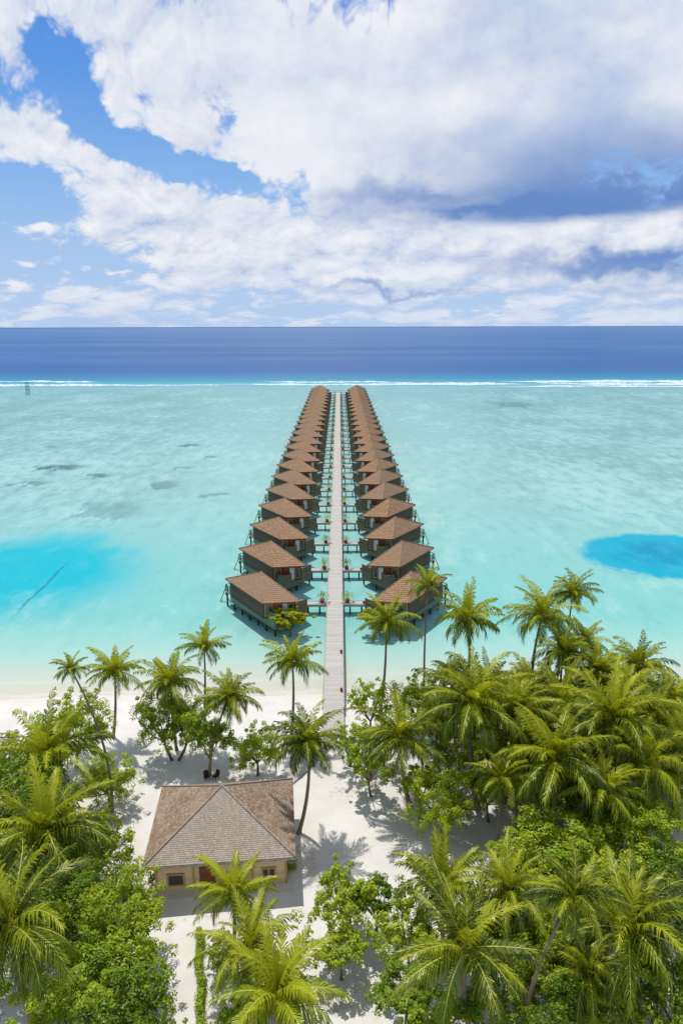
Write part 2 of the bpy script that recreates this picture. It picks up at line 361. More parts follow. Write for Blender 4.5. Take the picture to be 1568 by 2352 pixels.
# ---------------------------------------------------------------- over-water villas
PX = -0.72; ROW = [87.8+13.4*i for i in range(23)]
def make_villa(sg):
    side = 'left' if sg > 0 else 'right'
    root = empty('overwater_villa', (0, 0, 0), '', 'villa', 'overwater villas in the row %s of the pier' % side)
    def q(p): return (p[0]*sg, p[1])
    def ordr(L): return L if sg > 0 else L[::-1]
    def fix(me):
        if sg < 0: me.flip_normals()
    L, F_, R_, B_ = (-15.2, 1.4), (-9.1, -7.4), (-4.2, -6.8), (-10.3, 2.0); A = (-9.7, -2.7)
    ez, az = 4.6, 7.1
    mb = MB(); ring = [L, F_, R_, B_]
    for i in range(4):
        p0 = Vector((*ring[i], ez)); p1 = Vector((*ring[(i+1) % 4], ez)); a = Vector((*A, az)); d = (p1-p0).normalized(); w = (a-p0); uu = w.dot(d); vv = (w-d*uu).length
        Le = (p1-p0).length; n = 16
        for k in range(n):
            s0, s1 = k/n, (k+1)/n
            c0, c1 = p0.lerp(a, s0), p1.lerp(a, s0); e0, e1 = p0.lerp(a, s1), p1.lerp(a, s1)
            lift = Vector((0, 0, .03))
            mb.face([Vector((c0.x*sg, c0.y, c0.z))+lift, Vector((c1.x*sg, c1.y, c1.z))+lift, Vector((e1.x*sg, e1.y, e1.z)), Vector((e0.x*sg, e0.y, e0.z))],
                    [(s0*uu+i*20, s0*vv), (Le+(uu-Le)*s0+i*20, s0*vv), (Le+(uu-Le)*s1+i*20, s1*vv), (s1*uu+i*20, s1*vv)])
            mb.face([Vector((c0.x*sg, c0.y, c0.z-.02)), Vector((c1.x*sg, c1.y, c1.z-.02)), Vector((c1.x*sg, c1.y, c1.z+.03)), Vector((c0.x*sg, c0.y, c0.z+.03))])
        mb.face([(p0.x*sg, p0.y, ez-.16), (p1.x*sg, p1.y, ez-.16), (p1.x*sg, p1.y, ez-.02), (p0.x*sg, p0.y, ez-.02)])
    mb.face([(p[0]*sg, p[1], ez-.16) for p in ring[::-1]])
    me = mb.mesh('roof', [M['roof']]); fix(me); roof = link('roof', me, root)
    for p in ring:
        t_ = MB(); t_.tube([(p[0]*sg, p[1], ez+.04), (A[0]*sg, A[1], az+.03)], [.055, .055], 5); part('ridge_cap', t_, M['cap'], roof)
    cen = A
    ins = [(p[0]+(cen[0]-p[0])*.14, p[1]+(cen[1]-p[1])*.14) for p in ring]
    w = MB(); pts = ordr([q(p) for p in ins]); w.hexa([(a, b_, 2.2) for a, b_ in pts], [(a, b_, 4.46) for a, b_ in pts]); part('wall', w, M['room_wall'], root)
    Lx, Cc, RC, BK = (-15.5, 2.9), (-7.5, -7.7), (-3.8, -2.8), (-11.6, 7.7)
    d = MB(); pts = ordr([q(p) for p in (Lx, Cc, RC, BK)]); d.hexa([(a, b_, 1.95) for a, b_ in pts], [(a, b_, 2.2) for a, b_ in pts]); part('deck', d, M['deck'], root)
    def wl(mb, p0, p1, th, z0, z1, off, a=0, b=None):
        if sg > 0: mb.seg(p0, p1, th, z0, z1, off, a, b)
        else:
            Lg = math.hypot(p1[0]-p0[0], p1[1]-p0[1]); b2 = Lg if b is None else b
            mb.seg(q(p1), q(p0), th, z0, z1, off, Lg-b2, Lg-a)
    s1 = MB(); wl(s1, Lx, Cc, .12, 1.1, 4.42, .14, 1.6, 10.2); wl(s1, Lx, Cc, .12, 1.1, 3.3, .14, 10.203, 13.35); part('side_wall', s1, M['teal_wall'], root)
    s2 = MB(); wl(s2, Cc, RC, .12, 1.1, 3.3, .14, -.1, 6.2); part('parapet', s2, M['brown_wall'], root)
    s3 = MB(); wl(s3, Cc, RC, .2, 3.303, 3.37, .18, -.14, 6.24); wl(s3, Lx, Cc, .2, 3.303, 3.37, .18, 10.25, 13.3); part('coping', s3, M['rail'], root)
    s4 = MB(); wl(s4, RC, BK, .1, 1.5, 1.94, .1, 0, None); wl(s4, BK, Lx, .1, 1.5, 1.94, .1, 0, None); part('fascia', s4, M['brown_wall'], root)
    rl = MB()
    for (a, b_) in ((BK, Lx), (Lx, (Lx[0]+.604*1.6, Lx[1]-.797*1.6))):
        Lg = math.hypot(b_[0]-a[0], b_[1]-a[1]); wl(rl, a, b_, .08, 3.05, 3.13, .06); wl(rl, a, b_, .05, 2.6, 2.66, .05); wl(rl, a, b_, .05, 2.3, 2.36, .05)
        k = 0.0
        while k < Lg: wl(rl, a, b_, .07, 2.2, 3.05, .06, k, k+.07); k += .65
    part('railing', rl, M['rail'], root)
    f0, r0, b0 = ins[1], ins[2], ins[3]
    dr = MB(); wl(dr, f0, r0, .06, 2.21, 4.2, .07, 1.5, 2.35); part('door', dr, M['door'], root)
    cu = MB(); wl(cu, f0, r0, .05, 2.3, 4.15, .1, 2.5, 3.2); part('curtain', cu, M['curtain'], root)
    for a, b_ in ((.25, 1.3), (3.3, 4.0)):
        wn = MB(); wl(wn, f0, r0, .06, 2.5, 4.15, .07, a, b_); wo = part('window', wn, M['frame'], root)
        pn = MB(); wl(pn, f0, r0, .03, 2.6, 4.05, .09, a+.1, b_-.1); part('pane', pn, M['glass'], wo)
    wn = MB(); wl(wn, r0, b0, .06, 2.3, 4.2, .07, 1.0, 3.2); wo = part('window', wn, M['frame'], root)
    pn = MB(); wl(pn, r0, b0, .03, 2.4, 4.1, .09, 1.1, 3.1); part('pane', pn, M['glass'], wo)
    st_ = MB(); st_.tube([(0, 0, -1.6), (0, 0, 1.96)], [.14, .12], 7); sm = st_.mesh('stilt', [M['stilt']])
    dl = Vector((.604, -.797)); ds = Vector((.603, .798))
    for i in range(7):
        for j in (0, 1, 2):
            if j == 1 and i % 2: continue
            p = Vector(Lx)+dl*(.25+i*2.12)+ds*(.1+j*3.0); link('stilt', sm, root, (p.x*sg, p.y, 0))
    bm_ = MB()
    for i in range(6):
        p = Vector(Lx)+dl*(.25+i*2.12); p2 = p+dl*2.12; bm_.tube([(p.x*sg, p.y, .1), (p2.x*sg, p2.y, 1.5)] if i % 2 else [(p.x*sg, p.y, 1.5), (p2.x*sg, p2.y, .1)], [.05, .05], 4)
    part('brace', bm_, M['stilt'], root)
    ld = MB(); px, py = Lx[0]-.3, Lx[1]+1.2
    for o_ in (0, .6): ld.tube([((px-.9)*sg, py+o_, -.3), ((px+.1)*sg, py+o_, 2.2)], [.05, .05], 4)
    for k in range(6): ld.tube([((px-.85+.16*k)*sg, py, -.1+.4*k), ((px-.85+.16*k)*sg, py+.6, -.1+.4*k)], [.04, .04], 4)
    part('ladder', ld, M['rail'], root)
    return root
ORD = ['nearest', 'second', 'third', 'fourth', 'fifth', 'sixth', 'seventh', 'eighth', 'ninth', 'tenth', 'eleventh', 'twelfth', 'thirteenth', 'fourteenth', 'fifteenth', 'sixteenth', 'seventeenth', 'eighteenth', 'nineteenth', 'twentieth', 'twenty-first', 'twenty-second', 'farthest']
def from_beach(i): return 'nearest to the beach' if i == 0 else ('farthest from the beach' if i == 22 else ORD[i]+' from the beach')

def make_bridge(sg):
    side = 'left' if sg > 0 else 'right'
    root = empty('footbridge', (0, 0, 0), '', 'footbridge', 'footbridges on the %s side of the pier' % side)
    def bx(mb, x0, x1, *r):
        a, b_ = (x0*sg, x1*sg); mb.box(min(a, b_), max(a, b_), *r)
    d = MB(); bx(d, -1.12, -5.0-(.4 if sg < 0 else 0), -.6, .6, 1.38, 1.5); part('deck', d, M['pier'], root)
    e = MB(); bx(e, -1.12, -4.9, -.68, -.603, 1.2, 1.55); bx(e, -1.12, -4.9, .603, .68, 1.2, 1.55); part('edge_beam', e, M['edge'], root)
    st_ = MB(); st_.tube([(0, 0, -1.6), (0, 0, 1.38)], [.1, .1], 6); sm = st_.mesh('pile', [M['stilt']])
    for xx in (-2.1, -3.7):
        for yy in (-.5, .5): link('pile', sm, root, (xx*sg, yy, 0))
    return root
def plant_mb(seed, n, r, h):
    rr = random.Random(seed); mb = MB()
    for i in range(n):
        a = rr.random()*6.28; e = rr.uniform(.3, 1.35); d = Vector((math.cos(a)*math.cos(e), math.sin(a)*math.cos(e), math.sin(e)))
        s_ = Vector((-math.sin(a), math.cos(a), 0)); p = d*h*rr.uniform(.3, 1.0); l = r*rr.uniform(.7, 1.2); dd = (d+Vector((0, 0, -.5))).normalized()
        mb.face([p, p+dd*l*.5+s_*l*.28, p+dd*l, p+dd*l*.5-s_*l*.28])
    for i in range(5):
        a = rr.random()*6.28; mb.tube([(0, 0, -.1), (math.cos(a)*h*.35, math.sin(a)*h*.35, h*.8)], [.03, .012], 4)
    return mb
pot = MB(); pot.tube([(0, 0, 0), (0, 0, .12), (0, 0, .42), (0, 0, .48), (0, 0, .5)], [.2, .27, .34, .37, .36], 12); pot_me = pot.mesh('pot', [M['red']])
def toneattr(me, cols):
    a = me.attributes.new('tone', 'FLOAT_VECTOR', 'POINT'); flat = []
    for c in cols: flat += list(c)
    a.data.foreach_set('vector', flat)
plant_mes = []
for sd in range(4):
    pm = plant_mb(sd, 60, .38, .95).mesh('leaves', [M['leaf_b'] if sd % 2 else M['leaf_a']]); rr = random.Random(sd); toneattr(pm, [(rr.random(), .3, rr.random()*.6) for _ in pm.vertices]); plant_mes.append(pm)
small = MB(); small.tube([(0, 0, 0), (0, 0, .1), (0, 0, .34), (0, 0, .4)], [.11, .15, .15, .11], 10); small.tube([(0, 0, .4), (0, 0, .45)], [.05, .04], 6); small_me = small.mesh('red_bucket', [M['red']])

for sg in (1, -1):
    side = 'left' if sg > 0 else 'right'
    v0 = make_villa(sg); b0 = make_bridge(sg); vx = PX+(.4 if sg < 0 else 0)
    for i, Y in enumerate(ROW):
        lab = 'brown roofed villa on stilts, %s in the row %s of the pier' % (from_beach(i), side)
        lb = 'short wooden footbridge from the pier to the %s villa, %s' % (side, from_beach(i))
        if i == 0:
            v0.location = (vx, Y, 0); v0['label'] = lab; b0.location = (PX, Y, 0); b0['label'] = lb
        else:
            dup(v0, (vx, Y, 0), lab); dup(b0, (PX, Y, 0), lb)
        rt = empty('potted_plant', (PX-sg*1.75, Y+.2, 1.5), 'leafy plant in red pot on the %s footbridge, %s' % (side, from_beach(i)), 'potted plant', 'potted plants on the %s footbridges' % side)
        link('pot', pot_me, rt); l_ = link('leaves', plant_mes[(i+(sg > 0)) % 4], rt, (0, 0, .5)); l_.rotation_euler.z = i*1.3; l_.scale = (1, 1, 1.0+.3*math.sin(i*2.1))
        o = link('red_bucket', small_me, None, (PX-sg*4.0, Y-.3, 1.504)); tag(o, 'small red bucket at the villa end of the %s footbridge, %s' % (side, from_beach(i)), 'bucket', 'red buckets on the %s footbridges' % side)
for (u, v, l) in ((785, 1500, 'red bucket on the right edge of the pier, halfway between shore and first villas'), (785, 1588, 'red bucket on the right edge of the pier near the beach')):
    X, Y = at(u, v, 1.5); o = link('red_bucket', small_me, None, (PX+.84, Y, 1.504)); tag(o, l, 'bucket')

# pier
pier = empty('pier', (PX, 58, 0), 'long straight pale wooden pier running out from the beach between two rows of villas', 'pier')
d = MB(); d.box(-1.03, 1.03, 3, 337, 1.36, 1.5); d.hexa([(-1.15, -1.2, .7), (1.15, -1.2, .7), (1.03, 3, 1.2), (-1.03, 3, 1.2)], [(-1.15, -1.2, 1.12), (1.15, -1.2, 1.12), (1.03, 3, 1.5), (-1.03, 3, 1.5)])
part('deck', d, M['pier'], pier)
for sx in (-1, 1):
    e = MB(); e.box(min(sx*1.033, sx*1.12), max(sx*1.033, sx*1.12), 3, 337, 1.15, 1.58); part('edge_beam', e, M['edge'], pier)
pl = MB(); pl.tube([(0, 0, -1.8), (0, 0, 1.36)], [.12, .12], 6); plm = pl.mesh('pile', [M['stilt']])
for i in range(50):
    for sx in (-.85, .85): link('pile', plm, pier, (sx, 8+i*6.7, 0))
cb = MB(); cb.box(-.95, .95, -.08, .08, 1.1, 1.357); cbm = cb.mesh('cross_beam', [M['stilt']])
for i in range(13): link('cross_beam', cbm, pier, (0, 8+i*6.7, 0))
hd = MB(); hd.box(-3.2, 3.2, 337.01, 341, 1.36, 1.5)
for xx in (-3.1, -1, 1, 3.1):
    for yy in (337.3, 340.8): hd.box(xx-.08, xx+.08, yy-.08, yy+.08, -1.6, 2.5)
hd.box(-3.1, 3.1, 340.75, 340.85, 2.4, 2.5); part('pier_head', hd, M['edge'], pier)

# navigation frame standing on the reef
X, Y = at(67, 905, 0)
tw = empty('beacon_tower', (X, Y, 0), 'small open metal frame tower standing in the water by the reef, far left', 'tower')
for a in (-1, 1):
    for b_ in (-1, 1):
        mb = MB(); mb.tube([(a*.9, b_*.9, -2), (a*.7, b_*.7, 7.0)], [.11, .1], 6); part('leg', mb, M['metal'], tw)
mb = MB(); mb.box(-1.0, 1.0, -1.0, 1.0, 5.2, 5.32); part('platform', mb, M['metal'], tw)
mb = MB()
for z0, z1 in ((.2, 2.7), (2.7, 5.1)):
    for s_ in (-1, 1):
        mb.tube([(-.85, s_*.85, z0), (.8, s_*.8, z1)], [.05, .05], 4)
for z0 in (2.7, 6.9):
    for s_ in (-1, 1): mb.tube([(-.8, s_*.75, z0), (.8, s_*.75, z0)], [.07, .07], 4)
part('brace', mb, M['metal'], tw)

# ---------------------------------------------------------------- beach house
hx, hy, rz = -8.45, 41.9, R(5)
hs = empty('beach_house', (hx, hy, LAND), 'beach house with large grey brown shingled hip roof and tan plank walls', 'house', None, rz)
ez, az = 3.0, 5.85; rx, ry = 5.05, 4.15
mb = MB(); ring = [(-rx, -ry), (rx, -ry), (rx, ry), (-rx, ry)]
for i in range(4):
    p0 = Vector((*ring[i], ez)); p1 = Vector((*ring[(i+1) % 4], ez)); a = Vector((0, 0, az)); d_ = (p1-p0).normalized(); w = a-p0; uu = w.dot(d_); vv = (w-d_*uu).length; Le = (p1-p0).length; n = 38
    for k in range(n):
        s0, s1 = k/n, (k+1)/n; c0, c1, e0, e1 = p0.lerp(a, s0), p1.lerp(a, s0), p0.lerp(a, s1), p1.lerp(a, s1); lf = Vector((0, 0, .018))
        mb.face([c0+lf, c1+lf, e1, e0], [(s0*uu+i*30, s0*vv), (Le+(uu-Le)*s0+i*30, s0*vv), (Le+(uu-Le)*s1+i*30, s1*vv), (s1*uu+i*30, s1*vv)])
        mb.face([c0, c1, c1+lf, c0+lf])
mb.face([(p[0], p[1], ez-.02) for p in ring[::-1]])
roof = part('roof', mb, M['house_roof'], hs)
for p in ring:
    t_ = MB(); t_.tube([(p[0], p[1], ez+.03), (0, 0, az+.03)], [.06, .06], 5); part('ridge_cap', t_, M['house_cap'], roof)
fa = MB()
for (a, b_) in ((0, 1), (1, 2), (2, 3), (3, 0)): fa.seg(ring[a], ring[b_], .08, ez-.2, ez-.022, .02)
part('fascia', fa, M['edge'], hs)
wx, wy = 4.4, 3.2
w = MB(); w.box(-wx, wx, -wy, 3.3, .1, ez-.03); part('wall', w, M['tan_wall'], hs)
sl = MB(); sl.box(-wx-.4, wx+.6, -wy-.75, 3.6, -.3, .1); part('slab', sl, M['slab'], hs)
for xx in (-wx, -1.9, -.1, 2.1, wx):
    c = MB(); c.box(xx-.07, xx+.07, -wy-.07, -wy-.003, .1, ez-.2); part('post', c, M['frame'], hs)
def opening(x0, x1, z0, z1, nm, bars):
    y = -wy; f = MB(); t_ = .12
    f.box(x0, x1, y-.08, y-.003, z0, z0+t_); f.box(x0, x1, y-.08, y-.003, z1-t_, z1); f.box(x0, x0+t_, y-.08, y-.003, z0+t_, z1-t_); f.box(x1-t_, x1, y-.08, y-.003, z0+t_, z1-t_)
    for k in range(1, bars): xm = x0+(x1-x0)*k/bars; f.box(xm-.05, xm+.05, y-.08, y-.003, z0+t_, z1-t_)
    o = part(nm, f, M['door'] if nm == 'door' else M['frame'], hs)
    g = MB(); g.box(x0+t_, x1-t_, y-.03, y-.004, z0+t_, z1-t_); part('pane', g, M['glass'] if nm == 'window' else M['door'], o)
opening(-3.7, -2.5, .5, 1.5, 'window', 1); opening(-1.5, -.4, .15, 1.9, 'door', 2); opening(2.7, 3.7, .5, 1.5, 'window', 2); opening(.6, 1.5, .5, 1.5, 'window', 2)

# board path from the pier towards the beach house
p = MB(); n = 16
pa, pb_, pc = Vector((-.9, 56.6)), Vector((-3.2, 52.0)), Vector((-6.6, 47.6))
pth = [pa.lerp(pb_, k/n).lerp(pb_.lerp(pc, k/n), k/n) for k in range(n+1)]
for k in range(n):
    d_ = (pth[k+1]-pth[k]).normalized(); nn = Vector((d_.y, -d_.x))*.8
    p.face([(*(pth[k]-nn), 1.14), (*(pth[k]+nn), 1.14), (*(pth[k+1]+nn), 1.14), (*(pth[k+1]-nn), 1.14)])
o = part('path', p, M['path']); o['kind'] = 'structure'

def beach_chair(u, v, rz, lab):
    X, Y = at(u, v, LAND); r = empty('beach_chair', (X, Y, gz(X, Y)), lab, 'chair', 'dark chairs behind the beach house', rz); r.scale = (.7, .7, .7)
    a = MB(); a.box(-.3, .3, -.3, .3, .38, .44); part('seat', a, M['blackwood'], r)
    a = MB(); a.hexa([(-.3, .27, .44), (.3, .27, .44), (.3, .32, .44), (-.3, .32, .44)], [(-.3, .45, 1.0), (.3, .45, 1.0), (.3, .5, 1.0), (-.3, .5, 1.0)]); part('backrest', a, M['blackwood'], r)
    for xx in (-.27, .27):
        for yy in (-.27, .27): a = MB(); a.box(xx-.03, xx+.03, yy-.03, yy+.03, 0, .38); part('leg', a, M['blackwood'], r)
beach_chair(474, 1790, .5, 'small dark wooden chair under the leaning palm, left of its pair'); beach_chair(494, 1788, -.6, 'small dark wooden chair under the leaning palm, right of its pair')
X, Y = at(20, 1702, LAND); r = empty('low_fence', (X, Y, gz(X, Y)), 'low dark wooden rail on the sand at the far left of the beach', 'fence')
for xx in (-1.6, 0, 1.6): a = MB(); a.tube([(xx, 0, -.1), (xx, 0, .7)], [.07, .06], 6); part('post', a, M['blackwood'], r)
a = MB(); a.tube([(-1.9, 0, .62), (1.9, .05, .66)], [.07, .06], 6); part('rail', a, M['blackwood'], r)

# ---------------------------------------------------------------- vegetation
def palm_crown(seed, nf, reach, dr=1.0):
    rr = random.Random(seed); V = []; Fc = []; mi = []; tone = []
    for f in range(nf):
        az_ = f*2.39996+rr.uniform(-.45, .45); k = min(1, max(0, f/(nf-1)+rr.uniform(-.08, .08)))
        e0 = R(80-92*k**.85)+rr.uniform(-.16, .16); Lf = reach*rr.uniform(.76, 1.13)*(.74+.40*math.sin(math.pi*min(1, k*.8+.2)))
        droop = R(52+44*k+rr.uniform(-18, 24))*dr; curl = rr.uniform(-.5, .5); n = 10; p = Vector((0, 0, 0)); pts = []; fr = rr.random()
        for i in range(n+1):
            s_ = i/n; e = e0-droop*s_**1.4; a = az_+curl*s_*s_
            T_ = Vector((math.cos(a)*math.cos(e), math.sin(a)*math.cos(e), math.sin(e))); pts.append((p.copy(), T_, Vector((-math.sin(a), math.cos(a), 0)))); p += T_*Lf/n
        o = len(V); tw = rr.uniform(-.6, .6)
        for i, (q, T_, sd) in enumerate(pts):
            wd = .03*(1-i/n)+.008; V += [tuple(q-sd*wd), tuple(q+sd*wd)]; tone += [(k, 0, fr)]*2
            if i: Fc.append((o+2*i-2, o+2*i-1, o+2*i+1, o+2*i)); mi.append(1)
        m_ = 32
        for j in range(m_):
            s_ = .08+.92*(j+.5)/m_; x_ = s_*n; i = min(n-1, int(x_)); fr_ = x_-i
            q = pts[i][0].lerp(pts[i+1][0], fr_); T_ = pts[i][1]; sd = pts[i][2]; up = sd.cross(T_)*-1
            if up.z < 0: up = -up
            sd = (sd*math.cos(tw*s_)+up*math.sin(tw*s_))
            ll = reach*.23*(math.sin(math.pi*(.2+.7*s_))**.7)
            for sgn in (-1, 1):
                if rr.random() < .05: continue
                l2 = ll*rr.uniform(.78, 1.18); a = R(28+42*s_)+rr.uniform(-.12, .12); dv = sd*sgn*math.cos(a)+T_*math.sin(a)
                dp = (.2+.55*k+rr.uniform(-.1, .25)); w_ = T_*.05
                mid = q+dv*l2*.5+up*l2*.14*(1-k)-Vector((0, 0, l2*dp*.22)); tip = q+dv*l2*.9-Vector((0, 0, l2*dp))
                o = len(V); V += [tuple(q-w_*.6), tuple(q+w_*.6), tuple(mid+w_), tuple(mid-w_), tuple(tip)]
                tone += [(k, 0, fr), (k, 0, fr), (k, .45, fr), (k, .45, fr), (k, 1, fr)]
                Fc += [(o, o+1, o+2, o+3), (o+3, o+2, o+4)]; mi += [0, 0]
    me = bpy.data.meshes.new('crown'); me.from_pydata(V, [], Fc); me.materials.append(M['palm']); me.materials.append(M['rachis']); me.polygons.foreach_set('material_index', mi); toneattr(me, tone); return me
CR = [palm_crown(11, 32, 3.1), palm_crown(23, 38, 3.2, 1.1), palm_crown(35, 26, 3.0, .95), palm_crown(47, 36, 3.1, 1.2), palm_crown(59, 30, 3.3, 1.0), palm_crown(61, 20, 2.9, .9)]
def dead_mesh(seed):
    rr = random.Random(seed); V = []; Fc = []; tone = []
    for f in range(3):
        a = rr.random()*6.28; q = Vector((0, 0, -.1)); d_ = Vector((math.cos(a)*.45, math.sin(a)*.45, -.9)).normalized(); sd = Vector((-math.sin(a), math.cos(a), 0)); L_ = rr.uniform(1.6, 2.3)
        for j in range(22):
            b0 = q+d_*L_*(j/22)
            for sgn in (-1, 1):
                tp = b0+sd*sgn*.22+Vector((0, 0, -rr.uniform(.3, .5))); o = len(V); V += [tuple(b0-d_*.04), tuple(b0+d_*.04), tuple(tp)]; tone += [(rr.random(), .3, rr.random())]*3; Fc.append((o, o+1, o+2))
    me = bpy.data.meshes.new('dead_fronds'); me.from_pydata(V, [], Fc); me.materials.append(M['dead']); toneattr(me, tone); return me
DEAD = [dead_mesh(1), dead_mesh(2)]
cn = MB()
for i in range(9):
    a = i*2.4; cx, cy, cz = .24*math.cos(a), .24*math.sin(a), -.12-.1*(i % 3)
    cn.tube([(cx, cy, cz-.13), (cx, cy, cz-.08), (cx, cy, cz), (cx, cy, cz+.08), (cx, cy, cz+.13)], [.02, .09, .12, .09, .02], 7)
CN = cn.mesh('coconut_cluster', [M['coconut']])

PALMS = [
 (255,1860,163,1535,46,5,-.35,'tall thin palm with long curved trunk and small crown, left beach edge'),
 (258,1690,262,1540,66,2,.1,'full crowned palm on the left beach, right of the thin curved palm'),
 (466,1700,468,1482,58,5,.05,'slim straight palm highest on the left beach, above the green clump'),
 (405,1720,392,1565,66,1,.1,'short bushy palm rising from the green clump on the left beach'),
 (480,1780,527,1600,66,3,-.25,'leaning palm over the two dark chairs with dry hanging fronds'),
 (665,1700,670,1520,68,2,.1,'slender palm just left of the pier foot with airy crown'),
 (682,1912,705,1705,86,1,.2,'dense dark palm beside the right rear corner of the beach house'),
 (868,1650,885,1430,64,4,.1,'yellow green palm in front of the nearest right villa terrace'),
 (973,1625,982,1345,52,5,.05,'tallest slim palm in front of the nearest right villa roof'),
 (1050,1650,1072,1425,78,2,.25,'palm with broad round crown right of the nearest right villa'),
 (1225,1660,1245,1415,84,4,.2,'wide tall palm against the lagoon, left of its taller neighbour'),
 (1300,1640,1315,1365,58,2,.1,'highest palm on the right, crown clear against turquoise lagoon'),
 (1450,1720,1465,1530,70,0,.1,'palm with crown against the water near the right edge'),
 (1290,1740,1292,1500,66,3,.1,'palm just below the two tallest ones on the right'),
 (1362,1760,1370,1545,70,1,.1,'middle sized palm right of centre in the right grove top'),
 (1045,1720,1035,1550,50,3,.05,'small dark palm at the left top of the right grove'),
 (1095,1860,1085,1620,118,1,.15,'very large dark palm leading the right grove with thick pale trunk base'),
 (940,1850,920,1695,100,4,.15,'wide spreading palm left of the right grove, over open sand'),
 (1180,1850,1185,1630,96,3,.1,'dark palm wedged behind the biggest grove palms'),
 (1250,1960,1275,1745,128,0,.15,'biggest palm at the front centre of the right grove'),
 (1420,1890,1405,1655,118,1,.15,'large drooping palm in the right part of the grove'),
 (1495,1850,1500,1645,84,4,.1,'palm near the right edge, below the crown against water'),
 (1300,1800,1285,1610,88,2,.1,'palm in the middle of the right grove, above the biggest one'),
 (1560,1900,1562,1705,92,3,.1,'palm cut by the right frame edge beside the grove'),
 (1480,1950,1470,1760,100,0,.1,'low palm at the lower right of the grove'),
 (1130,1960,1150,1790,80,2,.1,'airy palm in the lower left of the grove beside the sand'),
 (1130,1760,1120,1570,60,3,.1,'palm behind the very large grove palm, upper left of the grove'),
 (1230,1740,1215,1575,66,1,.1,'bushy palm under the wide tall palm at the grove top'),
 (1345,1700,1340,1475,50,4,.1,'small palm right of the two tallest ones on the right'),
 (1440,1800,1440,1590,76,3,.1,'drooping palm below the palm crown at the right against water'),
 (1355,1900,1345,1720,92,1,.1,'dense palm right of the biggest grove palm'),
 (1190,1900,1175,1720,84,4,.1,'palm between the very large and the biggest grove palms'),
 (1540,1800,1540,1605,66,2,.1,'palm at the right frame edge near the shoreline'),
 (1010,1790,1000,1650,64,3,.1,'dark drooping palm between the wide spreading palm and the grove'),
 (1385,2000,1380,1820,88,3,.1,'palm at the front foot of the grove, right of the biggest one'),
 (120,1900,110,1735,118,0,.1,'palm with feathery light fronds at the left, upper of three'),
 (110,2080,100,1915,140,1,.1,'large dark palm at the left, middle of three'),
 (90,2380,18,2125,155,4,.2,'large palm at the left frame edge low down, lowest of three'),
 (530,2240,535,2050,100,2,.05,'bright yellow palm directly in front of the beach house door'),
 (575,2370,570,2180,108,4,.05,'yellow palm behind the lowest central palm'),
 (620,2480,632,2285,148,0,.05,'lowest central palm, cut by the bottom frame edge'),
 (1020,2200,1012,2035,112,2,.1,'light palm at the top of the lower right thicket'),
 (1090,2430,1062,2180,146,4,.15,'big bright palm in the lower right thicket with full star crown'),
 (1175,2260,1168,2050,100,3,.1,'palm in the lower right thicket behind the big bright one'),
 (1190,2430,1312,2062,108,2,-.3,'strongly leaning palm with long bare grey trunk at lower right'),
 (1475,2330,1440,2140,152,1,.15,'large dark drooping palm in the bottom right corner'),
 (1340,2400,1345,2240,100,3,.1,'low palm between the leaning trunk and the bottom right palm'),
]
def bez(a, b_, bow, n=12):
    a, b_ = Vector(a), Vector(b_); Lg = (b_-a).length; m_ = (a+b_)/2+Vector((bow*Lg*.45*(1 if b_.x >= a.x else -1), bow*Lg*.15, 0))
    return [a.lerp(m_, k/n).lerp(m_.lerp(b_, k/n), k/n) for k in range(n+1)]
for idx, (ub, vb, uc, vc, r_, var, bow, lab) in enumerate(PALMS):
    rr = random.Random(idx); xb, yb = at(ub, vb, LAND); xc, zc, t_ = above(uc, vc, yb); g = gz(xb, yb)
    root = empty('palm_tree', (xb, yb, g), lab, 'palm tree', 'coconut palms')
    top = Vector((xc-xb, 0, zc-g)); sc = r_/FP*t_/2.68
    mb = MB(); pts = bez((0, 0, -.2), top, bow); mb.tube(pts, [.13*max(.8, sc)*(1.7 if i == 0 else 1.25-.055*i) for i in range(13)], 8); part('trunk', mb, M['trunk'], root)
    c = link('crown', CR[var], root, top); c.rotation_euler = (rr.uniform(-.16, .16), rr.uniform(-.16, .16), rr.random()*6.28); c.scale = (sc, sc, sc*rr.uniform(.92, 1.1))
    if var == 1 or idx in (4, 17, 2, 19) or rr.random() < .25:
        dd = link('dead_fronds', DEAD[idx % 2], root, top); dd.scale = (sc, sc, sc); dd.rotation_euler.z = rr.random()*6
    cc = link('coconut_cluster', CN, root, top-Vector((0, 0, .05))); cc.scale = (sc, sc, sc)

